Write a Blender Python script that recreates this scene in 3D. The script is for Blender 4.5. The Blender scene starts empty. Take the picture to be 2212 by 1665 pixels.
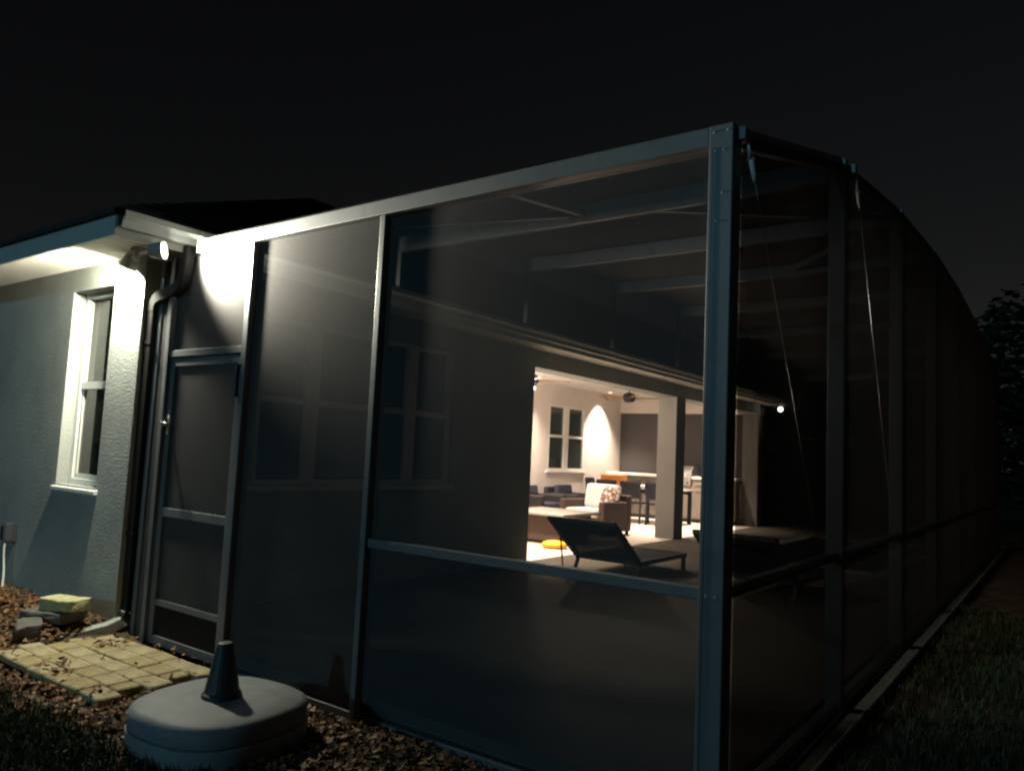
import bpy, bmesh, math, random
import numpy as np
from mathutils import Vector, Matrix
random.seed(7); np.random.seed(7)
S = bpy.context.scene
COL = S.collection
R = math.radians

# ------------------------------------------------------------------ camera
YAW, PITCH, ROLL = -0.6309, 0.0890, 0.0474
CAM = Vector((5.724, -3.0645, 1.5))
fwd = Vector((math.sin(YAW)*math.cos(PITCH), math.cos(YAW)*math.cos(PITCH), math.sin(PITCH)))
rgt = Vector((math.cos(YAW), -math.sin(YAW), 0)); up = rgt.cross(fwd)
r2 = math.cos(ROLL)*rgt + math.sin(ROLL)*up; u2 = -math.sin(ROLL)*rgt + math.cos(ROLL)*up
cd = bpy.data.cameras.new('camera'); cam = bpy.data.objects.new('camera', cd); COL.objects.link(cam)
cd.sensor_width = 36; cd.sensor_fit = 'HORIZONTAL'; cd.lens = 36*1643.035/2212
cd.clip_start = .05; cd.clip_end = 1000
m = Matrix((r2, u2, -fwd)).transposed().to_4x4(); m.translation = CAM
cam.matrix_world = m
S.camera = cam

# ------------------------------------------------------------------ sky, moonlight, exposure
W = bpy.data.worlds.new('World'); S.world = W; W.use_nodes = True
nt = W.node_tree; nt.nodes.clear()
sky = nt.nodes.new('ShaderNodeTexSky'); sky.sky_type = 'NISHITA'; sky.sun_disc = False; sky.dust_density = 0; sky.air_density = .6
SUN_DIR = Vector((0.14, 1.0, -0.26)).normalized()       # direction the cool light travels
sky.sun_elevation = math.asin(-SUN_DIR.z)
sky.sun_rotation = math.atan2(-SUN_DIR.x, -SUN_DIR.y)
bg = nt.nodes.new('ShaderNodeBackground'); bg.inputs['Strength'].default_value = 0.0042
wo = nt.nodes.new('ShaderNodeOutputWorld')
wm = nt.nodes.new('ShaderNodeMixRGB'); wm.blend_type = 'MULTIPLY'; wm.inputs[0].default_value = 1; wm.inputs[2].default_value = (1.0, .62, .38, 1)   # town glow warms the night sky
nt.links.new(sky.outputs[0], wm.inputs[1]); nt.links.new(wm.outputs[0], bg.inputs[0]); nt.links.new(bg.outputs[0], wo.inputs[0])
sd = bpy.data.lights.new('moonlight', 'SUN'); sd.energy = 0.38; sd.angle = R(2.0); sd.color = (0.28, 0.74, 1.0)
sun = bpy.data.objects.new('moonlight', sd); COL.objects.link(sun)
sun.rotation_euler = SUN_DIR.to_track_quat('-Z', 'Y').to_euler(); sun.location = (3, -8, 8)
V = S.view_settings; V.view_transform = 'Standard'; V.look = 'None'; V.exposure = 0; V.gamma = 1; V.use_curve_mapping = False
S.cycles.use_denoising = True
S.cycles.max_bounces = 8; S.cycles.diffuse_bounces = 4; S.cycles.transparent_max_bounces = 24
S.cycles.sample_clamp_indirect = 3.0
S.cycles.filter_width = 2.3

# ------------------------------------------------------------------ materials
def nd(t, k, **kw):
    n = t.nodes.new(k)
    for a, b in kw.items(): setattr(n, a, b)
    return n
def mat(name, col, rough=.6, metal=0, var=.15, vscale=4., bump=0., bscale=60., spec=.4, dirt=None, dscale=2.5):
    M = bpy.data.materials.new(name); M.use_nodes = True; t = M.node_tree; b = t.nodes['Principled BSDF']
    tc = nd(t, 'ShaderNodeTexCoord')
    n = nd(t, 'ShaderNodeTexNoise'); n.inputs['Scale'].default_value = vscale; n.inputs['Detail'].default_value = 6
    t.links.new(tc.outputs['Object'], n.inputs['Vector'])
    rp = nd(t, 'ShaderNodeValToRGB'); c = Vector(col)
    lo = c*(1-var); hi = c*(1+var)
    rp.color_ramp.elements[0].position = .3; rp.color_ramp.elements[1].position = .7
    rp.color_ramp.elements[0].color = (*lo, 1); rp.color_ramp.elements[1].color = (*[min(x, .95) for x in hi], 1)
    t.links.new(n.outputs['Fac'], rp.inputs['Fac']); out = rp.outputs['Color']
    if dirt:
        n2 = nd(t, 'ShaderNodeTexNoise'); n2.inputs['Scale'].default_value = dscale; n2.inputs['Detail'].default_value = 8; n2.inputs['Roughness'].default_value = .7
        t.links.new(tc.outputs['Object'], n2.inputs['Vector'])
        r3 = nd(t, 'ShaderNodeValToRGB'); r3.color_ramp.elements[0].position = .5; r3.color_ramp.elements[1].position = .72
        r3.color_ramp.elements[1].color = (.6, .6, .6, 1)
        t.links.new(n2.outputs['Fac'], r3.inputs['Fac'])
        mx = nd(t, 'ShaderNodeMixRGB'); mx.inputs[2].default_value = (*dirt, 1)
        t.links.new(r3.outputs['Color'], mx.inputs[0]); t.links.new(out, mx.inputs[1]); out = mx.outputs[0]
    t.links.new(out, b.inputs['Base Color'])
    b.inputs['Roughness'].default_value = rough; b.inputs['Metallic'].default_value = metal
    b.inputs['Specular IOR Level'].default_value = spec
    if bump:
        n3 = nd(t, 'ShaderNodeTexNoise'); n3.inputs['Scale'].default_value = bscale; n3.inputs['Detail'].default_value = 5
        t.links.new(tc.outputs['Object'], n3.inputs['Vector'])
        bp = nd(t, 'ShaderNodeBump'); bp.inputs['Strength'].default_value = bump; bp.inputs['Distance'].default_value = .02
        t.links.new(n3.outputs['Fac'], bp.inputs['Height']); t.links.new(bp.outputs['Normal'], b.inputs['Normal'])
    return M
def attrmat(name, ramp, rough=.7, trans=0.):
    M = bpy.data.materials.new(name); M.use_nodes = True; t = M.node_tree; b = t.nodes['Principled BSDF']
    a = nd(t, 'ShaderNodeAttribute', attribute_name='rnd')
    rp = nd(t, 'ShaderNodeValToRGB'); e = rp.color_ramp.elements
    while len(e) < len(ramp): e.new(.5)
    for i, c in enumerate(ramp): e[i].position = i/(len(ramp)-1); e[i].color = (*c, 1)
    t.links.new(a.outputs['Fac'], rp.inputs['Fac']); t.links.new(rp.outputs['Color'], b.inputs['Base Color'])
    b.inputs['Roughness'].default_value = rough; b.inputs['Specular IOR Level'].default_value = .35
    return M
def emit(name, col, st):
    M = bpy.data.materials.new(name); M.use_nodes = True; t = M.node_tree; t.nodes.clear()
    e = nd(t, 'ShaderNodeEmission'); e.inputs[0].default_value = (*col, 1); e.inputs[1].default_value = st
    o = nd(t, 'ShaderNodeOutputMaterial'); t.links.new(e.outputs[0], o.inputs[0]); return M
def screenmat(name, cover, col):
    # woven insect mesh: far finer than a pixel, so threads are mixed with the gaps between them
    M = bpy.data.materials.new(name); M.use_nodes = True; t = M.node_tree; t.nodes.clear()
    tc = nd(t, 'ShaderNodeTexCoord'); n = nd(t, 'ShaderNodeTexNoise'); n.inputs['Scale'].default_value = 1.7; n.inputs['Detail'].default_value = 4
    t.links.new(tc.outputs['Object'], n.inputs['Vector'])
    mr = nd(t, 'ShaderNodeMapRange'); mr.inputs['To Min'].default_value = 1-cover-.03; mr.inputs['To Max'].default_value = 1-cover+.03
    t.links.new(n.outputs['Fac'], mr.inputs['Value'])
    # openness falls with the slant of the ray through the weave: T = T0 ** (1/|cos|)
    ge = nd(t, 'ShaderNodeNewGeometry'); dp = nd(t, 'ShaderNodeVectorMath', operation='DOT_PRODUCT')
    t.links.new(ge.outputs['Incoming'], dp.inputs[0]); t.links.new(ge.outputs['True Normal'], dp.inputs[1])
    ab = nd(t, 'ShaderNodeMath', operation='ABSOLUTE'); t.links.new(dp.outputs['Value'], ab.inputs[0])
    mxx = nd(t, 'ShaderNodeMath', operation='MAXIMUM'); mxx.inputs[1].default_value = .05; t.links.new(ab.outputs[0], mxx.inputs[0])
    iv = nd(t, 'ShaderNodeMath', operation='DIVIDE'); iv.inputs[0].default_value = 1.0; t.links.new(mxx.outputs[0], iv.inputs[1])
    pw = nd(t, 'ShaderNodeMath', operation='POWER'); t.links.new(mr.outputs[0], pw.inputs[0]); t.links.new(iv.outputs[0], pw.inputs[1])
    om = nd(t, 'ShaderNodeMath', operation='SUBTRACT'); om.inputs[0].default_value = 1.0; t.links.new(pw.outputs[0], om.inputs[1])
    tr = nd(t, 'ShaderNodeBsdfTransparent'); tr.inputs[0].default_value = (1, 1, 1, 1)
    d = nd(t, 'ShaderNodeBsdfDiffuse'); d.inputs[0].default_value = (*col, 1)
    tl = nd(t, 'ShaderNodeBsdfTranslucent'); tl.inputs[0].default_value = (*col, 1)
    m1 = nd(t, 'ShaderNodeMixShader'); m1.inputs[0].default_value = .04
    m2 = nd(t, 'ShaderNodeMixShader'); o = nd(t, 'ShaderNodeOutputMaterial')
    t.links.new(d.outputs[0], m1.inputs[1]); t.links.new(tl.outputs[0], m1.inputs[2])
    t.links.new(om.outputs[0], m2.inputs[0]); t.links.new(tr.outputs[0], m2.inputs[1]); t.links.new(m1.outputs[0], m2.inputs[2])
    t.links.new(m2.outputs[0], o.inputs[0]); return M

MT = dict(
    stucco = mat('stucco', (.30, .315, .29), .9, var=.10, vscale=1.6, bump=.28, bscale=60, spec=.2, dirt=(.19, .20, .175), dscale=1.3),
    stucco_col = mat('stucco_darker', (.20, .188, .168), .9, var=.08, vscale=2, bump=.25, bscale=60, spec=.2),  # darker copy of the wall stucco, for the lanai columns
    stucco_in = mat('stucco_lanai', (.66, .60, .54), .85, var=.06, vscale=2, bump=.3, bscale=40, spec=.2),
    trim = mat('trim_paint', (.72, .72, .66), .5, var=.06, bump=.06, bscale=40),
    ceiling = mat('ceiling_paint', (.84, .81, .77), .8, var=.03),
    globe = emit('fan_globe', (1.0, .82, .66), 18.),
    soffit = mat('soffit_vinyl', (.62, .60, .52), .6, var=.05),
    fascia = mat('fascia_paint', (.46, .48, .46), .5, var=.08),
    roof = mat('roof_shingle', (.035, .032, .03), .95, var=.3, vscale=9, bump=.6, bscale=25),
    glass = mat('window_glass', (.018, .024, .02), .06, var=.2, vscale=1, spec=.6),
    alu = mat('enclosure_paint', (.12, .125, .127), .42, var=.10, vscale=3, bump=.05, bscale=80, dirt=(.07, .07, .068), dscale=5),
    bronze = mat('downspout_paint', (.010, .0095, .009), .7, var=.2, spec=.12),
    shoe = mat('shoe_paint', (.34, .35, .32), .5, var=.15, dirt=(.18, .17, .14)),
    black = mat('black_plastic', (.012, .012, .013), .4, var=.2),
    lampgrey = mat('lamp_housing', (.35, .34, .31), .45, var=.08),
    steel = mat('cable_steel', (.72, .74, .76), .28, metal=1, var=.1),
    galv = mat('galvanised', (.70, .73, .74), .35, var=.1, spec=.6),
    resin = mat('umbrella_resin', (.19, .205, .21), .65, var=.12, vscale=8, bump=.15, bscale=120, dirt=(.14, .14, .13), dscale=6),
    resin_dark = mat('sleeve_resin', (.035, .037, .038), .5, var=.15, bump=.1, bscale=90),
    paver = mat('paver_concrete', (.33, .27, .145), .9, var=.34, vscale=14, bump=.4, bscale=110, spec=.2, dirt=(.17, .125, .06), dscale=9),
    paver2 = mat('paver_concrete_tan', (.37, .315, .19), .9, var=.34, vscale=11, bump=.4, bscale=110, spec=.2, dirt=(.19, .145, .075), dscale=7),
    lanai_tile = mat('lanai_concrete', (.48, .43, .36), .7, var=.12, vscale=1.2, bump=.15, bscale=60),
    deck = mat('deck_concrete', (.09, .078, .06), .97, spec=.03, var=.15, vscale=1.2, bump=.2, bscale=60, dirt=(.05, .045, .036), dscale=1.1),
    kerb = mat('kerb_concrete', (.17, .17, .155), .9, var=.2, vscale=6, bump=.3, bscale=60, dirt=(.07, .08, .05), dscale=4),
    water = mat('pool_water', (.006, .012, .016), .04, var=.1, bump=.06, bscale=4, spec=.5),
    block = mat('concrete_block', (.42, .40, .22), .9, var=.25, vscale=12, bump=.5, bscale=70, dirt=(.2, .2, .1), dscale=8),
    stone = mat('dark_stone', (.10, .095, .085), .85, var=.3, vscale=9, bump=.5, bscale=40),
    wicker = mat('wicker', (.075, .042, .028), .6, var=.35, vscale=60, bump=.8, bscale=140),
    wicker_dark = mat('wicker_dark', (.02, .016, .018), .6, var=.3, vscale=60, bump=.6, bscale=140),
    cushion = mat('cushion_white', (.74, .72, .68), .9, var=.06, vscale=8, bump=.15, bscale=200, spec=.1),
    cushion_grey = mat('cushion_grey', (.045, .042, .06), .9, var=.12, vscale=8, bump=.15, bscale=200, spec=.1),
    tabletop = mat('table_slab', (.30, .27, .23), .5, var=.15, vscale=5),
    darkmetal = mat('dark_metal', (.012, .011, .013), .55, var=.2, spec=.25),
    sling = mat('sling_fabric', (.014, .013, .015), .9, var=.2, vscale=80, spec=.1),
    yellow = mat('yellow_foam', (.80, .45, .02), .6, var=.08),
    counter = mat('counter_stone', (.74, .70, .62), .3, var=.08, vscale=20),
    cabinet = mat('cabinet_paint', (.23, .19, .15), .5, var=.1, vscale=3),
    stonebase = mat('stacked_stone', (.16, .13, .10), .85, var=.4, vscale=12, bump=.6, bscale=20),
    inox = mat('grill_steel', (.60, .58, .55), .3, metal=1, var=.08),
    wood = mat('orange_crate', (.62, .20, .03), .5, var=.15, vscale=7),
    fanwood = mat('fan_blade', (.20, .10, .045), .5, var=.2, vscale=12),
    shade = mat('roller_shade', (.042, .037, .035), .9, var=.08, vscale=20),
    screen = screenmat('insect_screen', .40, (.085, .082, .082)),
    sling_mesh = screenmat('sling_mesh', .62, (.03, .03, .034)),
    cord = mat('white_cord', (.66, .66, .60), .5, var=.1),
    outlet = mat('outlet_cover', (.045, .05, .055), .25, var=.15, spec=.6),
    led = emit('flood_led', (1.0, .98, .82), 60.),
    led_far = emit('flood_led_far', (1.0, .95, .80), 30.),
    led_warm = emit('downlight_led', (1.0, .72, .45), 14.),
)
# patterned throw pillow
MP = mat('patterned_fabric', (.6, .5, .42), .9)
t = MP.node_tree; vo = nd(t, 'ShaderNodeTexVoronoi'); vo.inputs['Scale'].default_value = 11
rp = nd(t, 'ShaderNodeValToRGB'); rp.color_ramp.interpolation = 'CONSTANT'; e = rp.color_ramp.elements
e[0].color = (.62, .56, .5, 1); e[1].position = .42; e[1].color = (.16, .09, .07, 1); k = e.new(.7); k.color = (.6, .42, .36, 1)
tc = nd(t, 'ShaderNodeTexCoord'); t.links.new(tc.outputs['Object'], vo.inputs['Vector']); t.links.new(vo.outputs['Distance'], rp.inputs[0]); t.links.new(rp.outputs[0], t.nodes['Principled BSDF'].inputs['Base Color'])
MT['pattern'] = MP
# ground: bare dark soil and mulch with patches
MG = mat('soil_mulch', (.055, .042, .028), .95, var=.5, vscale=5, bump=.9, bscale=30, spec=.15, dirt=(.03, .045, .018), dscale=.9)
MT['soil'] = MG
MT['leaf'] = attrmat('dry_leaf', [(.055, .03, .015), (.16, .075, .025), (.10, .045, .022), (.24, .135, .05), (.19, .055, .02), (.30, .20, .09)], .6)
MT['grass'] = attrmat('grass_blade', [(.014, .026, .008), (.026, .044, .012), (.038, .055, .017), (.055, .055, .024)], .6)
MT['added_leaf'] = attrmat('added_leaf', [(.006, .010, .005), (.010, .016, .007), (.014, .020, .009)], .8)
MT['mulch'] = attrmat('mulch_chip', [(.03, .018, .010), (.075, .045, .024), (.12, .075, .04), (.05, .03, .018)], .85)

# ------------------------------------------------------------------ mesh helpers
def box(bm, a, b, M=None, bev=0.):
    vs = [bm.verts.new((x, y, z)) for z in (a[2], b[2]) for y in (a[1], b[1]) for x in (a[0], b[0])]
    fs = []
    for q in ((0,2,3,1),(4,5,7,6),(0,1,5,4),(1,3,7,5),(3,2,6,7),(2,0,4,6)): fs.append(bm.faces.new([vs[i] for i in q]))
    if bev:
        es = {e for f in fs for e in f.edges}
        r = bmesh.ops.bevel(bm, geom=list(es), offset=bev, segments=2, profile=.5, affect='EDGES')
        vs = list({v for f in r['faces'] for v in f.verts} | {v for v in vs if v.is_valid})
    if M is not None: bmesh.ops.transform(bm, matrix=M, verts=[v for v in vs if v.is_valid])
    return vs
def ring(bm, c, ax, r, n=10, r2=None, ref=None):
    ax = Vector(ax).normalized(); ref = Vector(ref) if ref else (Vector((0,0,1)) if abs(ax.z) < .9 else Vector((1,0,0)))
    a = ax.cross(ref).normalized(); b = ax.cross(a); r2 = r2 or r
    return [bm.verts.new(Vector(c) + a*math.cos(2*math.pi*i/n)*r + b*math.sin(2*math.pi*i/n)*r2) for i in range(n)]
def loft(bm, rs, cap=True):
    for p, q in zip(rs, rs[1:]):
        n = len(p)
        for i in range(n): bm.faces.new((p[i], p[(i+1) % n], q[(i+1) % n], q[i]))
    if cap:
        bm.faces.new(rs[0][::-1]); bm.faces.new(rs[-1])
def tube(bm, pts, r, n=8, cap=True):
    pts = [Vector(p) for p in pts]; rs = []
    ref = None
    for i, p in enumerate(pts):
        d = (pts[min(i+1, len(pts)-1)] - pts[max(i-1, 0)]).normalized()
        rr = r[i] if isinstance(r, (list, tuple)) else r
        if ref is None: ref = Vector((0,0,1)) if abs(d.z) < .9 else Vector((1,0,0))
        a = d.cross(ref).normalized(); b = d.cross(a); ref = -b if False else ref
        rs.append([bm.verts.new(p + (a*math.cos(2*math.pi*k/n) + b*math.sin(2*math.pi*k/n))*rr) for k in range(n)])
    loft(bm, rs, cap)
def lathe(bm, prof, c=(0,0,0), n=20):
    rs = [[bm.verts.new((c[0]+r*math.cos(2*math.pi*i/n), c[1]+r*math.sin(2*math.pi*i/n), c[2]+z)) for i in range(n)] for r, z in prof]
    loft(bm, rs)
def bar(bm, p, q, w, h, upv=(0,0,1)):
    p, q = Vector(p), Vector(q); d = (q-p).normalized(); u = Vector(upv)
    a = d.cross(u).normalized(); b = a.cross(d)
    vs = []
    for c in (p, q):
        vs.append([bm.verts.new(c + a*sx*w/2 + b*sy*h/2) for sx, sy in ((-1,-1),(1,-1),(1,1),(-1,1))])
    loft(bm, vs)
def obj(name, bm, m, parent=None, smooth=False, kind=None, label=None, bevel=0):
    bmesh.ops.recalc_face_normals(bm, faces=bm.faces)
    me = bpy.data.meshes.new(name); bm.to_mesh(me); bm.free()
    me.materials.append(MT[m] if isinstance(m, str) else m)
    if smooth:
        for p in me.polygons: p.use_smooth = True
    o = bpy.data.objects.new(name, me); COL.objects.link(o)
    if parent is not None: o.parent = parent
    if kind: o['kind'] = kind
    if label: o['label'] = label
    if bevel:
        b = o.modifiers.new('bevel', 'BEVEL'); b.width = bevel; b.segments = 2; b.limit_method = 'ANGLE'
    return o
def thing(name, label, cat, loc=(0,0,0), rz=0, group=None):
    o = bpy.data.objects.new(name, None); COL.objects.link(o); o.location = loc; o.rotation_euler = (0,0,rz)
    o.empty_display_size = .1
    o['label'] = label; o['category'] = cat
    if group: o['group'] = group
    return o
def tag(o, label, cat, group=None):
    o['label'] = label; o['category'] = cat
    if group: o['group'] = group
    return o
def B(): return bmesh.new()
def bx(name, a, b, m, parent=None, bev=0, **k):
    bm = B(); box(bm, a, b); return obj(name, bm, m, parent, bevel=bev, **k)
def dup(root, loc, rz, label, group=None):
    r = root.copy(); COL.objects.link(r); r.location = loc; r.rotation_euler = (0,0,rz); r['label'] = label
    if group: r['group'] = group
    for ch in root.children:
        c = ch.copy(); COL.objects.link(c); c.parent = r
        for g in ch.children:
            d = g.copy(); COL.objects.link(d); d.parent = c
    return r
def meshobj(name, V_, F_, m, rnd=None, parent=None, kind=None, smooth=False):
    me = bpy.data.meshes.new(name); me.from_pydata(V_, [], F_); me.materials.append(MT[m])
    if rnd is not None:
        a = me.attributes.new('rnd', 'FLOAT', 'FACE'); a.data.foreach_set('value', rnd)
    if smooth:
        for p in me.polygons: p.use_smooth = True
    o = bpy.data.objects.new(name, me); COL.objects.link(o)
    if kind: o['kind'] = kind
    if parent: o.parent = parent
    return o

# ------------------------------------------------------------------ ground
DECK = .10; WX = 4.56; YE = 15.6
def sm(a, b, x): t = min(1, max(0, (x-a)/(b-a))); return t*t*(3-2*t)
def gz(x, y):
    z = .012*math.sin(x*2.3+1)*math.cos(y*3.1) + .008*math.sin(x*7.1+y*5.3)
    z += .12*sm(.35, -.25, x)*sm(-.95, -.30, y)              # mulch banked up against the side wall
    z += .02*sm(-1.3, -2.0, y)
    if -.2 < x < WX+.05 and y > -.03: z = -.03
    if x < -.05 and y > -.03: z = -.03
    return z
xs = np.unique(np.concatenate([np.linspace(-150, -8, 14), np.arange(-8, 7.51, .06), np.linspace(8, 150, 16)]))
ys = np.unique(np.concatenate([np.linspace(-120, -4, 14), np.arange(-4, .2, .06), np.linspace(.5, 16, 24), np.linspace(18, 260, 16)]))
Vv = [(float(x), float(y), gz(x, y)) for y in ys for x in xs]; nx = len(xs)
Ff = [(j*nx+i, j*nx+i+1, (j+1)*nx+i+1, (j+1)*nx+i) for j in range(len(ys)-1) for i in range(nx-1)]
g = meshobj('ground', Vv, Ff, 'soil', kind='structure', smooth=True); g['label'] = 'dark soil and mulch ground of the yard'

# ------------------------------------------------------------------ far trees, added to cover the sky glow at the horizon
def wood(n):
    Vv, Ff, rn = [], [], []
    cl = []
    for _ in range(260):
        x = random.uniform(-30, 70); y = 42+random.uniform(-3, 9)+.06*abs(x-15); h = random.uniform(5, 10.5)
        for k in range(6): cl.append((x+random.gauss(0, 1.0), y+random.gauss(0, .8), h*random.uniform(.03, 1), random.uniform(.8, 1.9)))
    for _ in range(n):
        x, y, z, r = random.choice(cl); v = Vector([random.gauss(0, 1) for _ in range(3)]).normalized()*r*random.random()**.4
        c = Vector((x, y, max(z, .3)))+v; c.z = max(c.z, .1); s_ = random.uniform(.18, .5)
        M = Matrix.Translation(c) @ Matrix.Rotation(random.uniform(0, 6.28), 4, 'Z') @ Matrix.Rotation(random.gauss(.6, .6), 4, 'X'); b = len(Vv)
        for p in ((-s_, 0, 0), (0, -s_*.45, 0), (s_, 0, 0), (0, s_*.45, .03)): Vv.append(tuple(M @ Vector(p)))
        Ff.append((b, b+1, b+2, b+3)); rn.append(random.random())
    return Vv, Ff, rn
a = wood(70000); o = meshobj('added_wood', *a[:2], 'added_leaf', a[2], kind='stuff'); o['label'] = 'black mass of far trees added to cover the horizon glow'; o['category'] = 'trees'
# ------------------------------------------------------------------ pool deck, lanai floor, kerb, pool
PX0, PX1, PY0, PY1 = 1.55, 3.75, 8.2, 13.2
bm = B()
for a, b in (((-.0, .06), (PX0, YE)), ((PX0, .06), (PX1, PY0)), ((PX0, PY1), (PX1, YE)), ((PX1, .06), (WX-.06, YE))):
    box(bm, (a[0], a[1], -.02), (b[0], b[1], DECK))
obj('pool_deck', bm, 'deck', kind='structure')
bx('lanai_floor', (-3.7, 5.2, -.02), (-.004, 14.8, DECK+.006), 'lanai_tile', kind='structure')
bm = B()
for a, b in (((PX0-.12, PY0-.12), (PX0+.12, PY1+.12)), ((PX1-.12, PY0-.12), (PX1+.12, PY1+.12)), ((PX0+.12, PY0-.12), (PX1-.12, PY0+.12)), ((PX0+.12, PY1-.12), (PX1-.12, PY1+.12))):
    box(bm, (a[0], a[1], DECK+.002), (b[0], b[1], DECK+.035))
obj('pool_coping', bm, 'kerb', kind='structure', bevel=.01)
bx('pool_water', (PX0+.05, PY0+.05, -.02), (PX1-.05, PY1-.05, DECK-.04), 'water', kind='structure')
bx('kerb', (WX+.03, -.05, -.05), (WX+.17, YE, .045), 'kerb', kind='structure', bev=.012)

# ------------------------------------------------------------------ house
WA = -.085                                     # face of the side wall (towards -Y); rear wall face is X = 0
house = thing('house', 'grey stucco single storey house with white trimmed windows and open lanai', 'house', (0, 0, 0))
SOF = 2.90
# side wall with window opening
wx0, wx1, wz0, wz1 = -1.155, -.46, 1.07, 2.70
bm = B()
for a, b in (((-9, wz1), (0, SOF+.15)), ((-9, -.1), (0, wz0)), ((-9, wz0), (wx0, wz1)), ((wx1, wz0), (0, wz1))):
    box(bm, (a[0], WA, a[1]), (b[0], WA+.2, b[1]))
bmesh.ops.remove_doubles(bm, verts=bm.verts, dist=.0005)
obj('wall', bm, 'stucco', house)
# rear wall with triple window
ty0, ty1, tz0, tz1 = 1.00, 3.64, 1.12, 2.63
bm = B()
for a, b in (((WA+.2, tz1), (5.28, SOF+.15)), ((WA+.2, -.1), (5.28, tz0)), ((WA+.2, tz0), (ty0, tz1)), ((ty1, tz0), (5.28, tz1))):
    box(bm, (-.2, a[0], a[1]), (0, b[0], b[1]))
bmesh.ops.remove_doubles(bm, verts=bm.verts, dist=.0005)
obj('wall', bm, 'stucco', house)
LZ = 3.10                                       # lanai ceiling
bx('wall', (-3.8, 5.08, -.1), (-.2, 5.28, LZ+.1), 'stucco_in', house)
# lanai back wall with window
by0, by1, bz0, bz1 = 11.15, 12.75, 1.17, 2.64
bm = B()
for a, b in (((5.28, bz1), (14.5, LZ)), ((5.28, -.1), (14.5, bz0)), ((5.28, bz0), (by0, bz1)), ((by1, bz0), (14.5, bz1))):
    box(bm, (-3.8, a[0], a[1]), (-3.6, b[0], b[1]))
bmesh.ops.remove_doubles(bm, verts=bm.verts, dist=.0005)
obj('wall', bm, 'stucco_in', house)
# lanai end wall: header over the opening, knee wall behind the counter
bm = B(); box(bm, (-3.6, 14.5, 2.67), (-.35, 14.7, LZ)); box(bm, (-3.6, 14.5, -.1), (-.35, 14.7, 1.05)); box(bm, (-3.8, 14.5, -.1), (-3.6, 14.7, LZ))
obj('wall', bm, 'stucco_in', house)
bx('header', (-.35, 5.28, 2.67), (0, 14.98, LZ), 'stucco', house)
bx('ceiling', (-3.8, 5.28, LZ), (-.0, 14.98, LZ+.06), 'ceiling', house)
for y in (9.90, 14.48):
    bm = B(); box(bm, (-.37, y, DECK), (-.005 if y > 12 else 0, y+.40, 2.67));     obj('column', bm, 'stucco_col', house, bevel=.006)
# soffits with v-grooves
def soffit(x0, x1, y0, y1, along):
    bm = B(); p = .075; n = int(((x1-x0) if along == 'x' else (y1-y0))/p)
    for i in range(n):
        if along == 'x': a = x0+i*p; box(bm, (a+.009, y0, SOF), (min(a+p-.009, x1), y1, SOF+.012))
        else: a = y0+i*p; box(bm, (x0, a+.004, SOF), (x1, min(a+p-.004, y1), SOF+.012))
    box(bm, (x0, y0, SOF+.013), (x1, y1, SOF+.03))
    obj('soffit', bm, 'soffit', house)
EX, EY = .50, -.585
soffit(-9, EX-.02, EY+.02, WA, 'x')
soffit(0, EX-.02, WA, 15.6, 'y')
bx('fascia', (-9, EY, SOF-.045), (EX, EY+.02, SOF+.125), 'fascia', house)
bx('fascia', (EX-.02, EY+.02, SOF-.045), (EX, 15.6, SOF+.125), 'fascia', house)
bm = B()                                        # K-style gutter along the rear eave, outside and inside the enclosure
prof = [(EX+.002, 3.015), (EX+.002, 2.905), (EX+.075, 2.905), (EX+.085, 2.95), (EX+.115, 2.975), (EX+.115, 3.015), (EX+.108, 3.015), (EX+.105, 2.985), (EX+.072, 2.955), (EX+.066, 2.915), (EX+.01, 2.915), (EX+.01, 3.015)]
rs = [[bm.verts.new((x, y, z)) for x, z in prof] for y in (EY+.01, 15.5)]
loft(bm, rs); obj('gutter', bm, 'fascia', house)
bx('drip_edge', (-9, EY-.012, SOF+.127), (EX+.004, EY+.03, SOF+.137), 'fascia', house)
# hip roof
d = 7.7; zp = 3.04 + d*.475
A = (EX+.03, EY-.03, 3.04); ridge0 = (EX-d, EY+d, zp); ridge1 = (EX-d, 24., zp)
Vr = [A, (EX+.03, 32., 3.04), ridge1, ridge0, (EX-2*d, EY-.03, 3.04), (EX-2*d, 32., 3.04)]
Vr += [(x, y, z-.04) for x, y, z in Vr]
Fr = [(0,1,2,3), (4,0,3), (5,4,3,2), (1,5,2), (6,9,8,7), (10,9,6), (11,8,9,10), (7,8,11), (0,6,7,1), (4,10,6,0), (5,11,10,4), (1,7,11,5)]
rf = meshobj('roof', Vr, Fr, 'roof', parent=house)
bm = B()                                        # shingle courses as real steps on the two visible slopes (fine, seen edge-on)
sl = math.hypot(1, .475)
for i in range(1, 40):
    t0 = i*.19
    if t0 > d-.2: break
    x = EX+.03-t0; z = 3.04+t0*.475
    bar(bm, (x, EY-.03+t0, z+.005), (x, 30-t0*.3, z+.005), .03, .012)
    bar(bm, (EX-2*d+t0*.9, EY-.03+t0, z+.005), (x, EY-.03+t0, z+.005), .03, .012)
obj('shingle_course', bm, 'roof', rf, kind='stuff')

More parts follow.
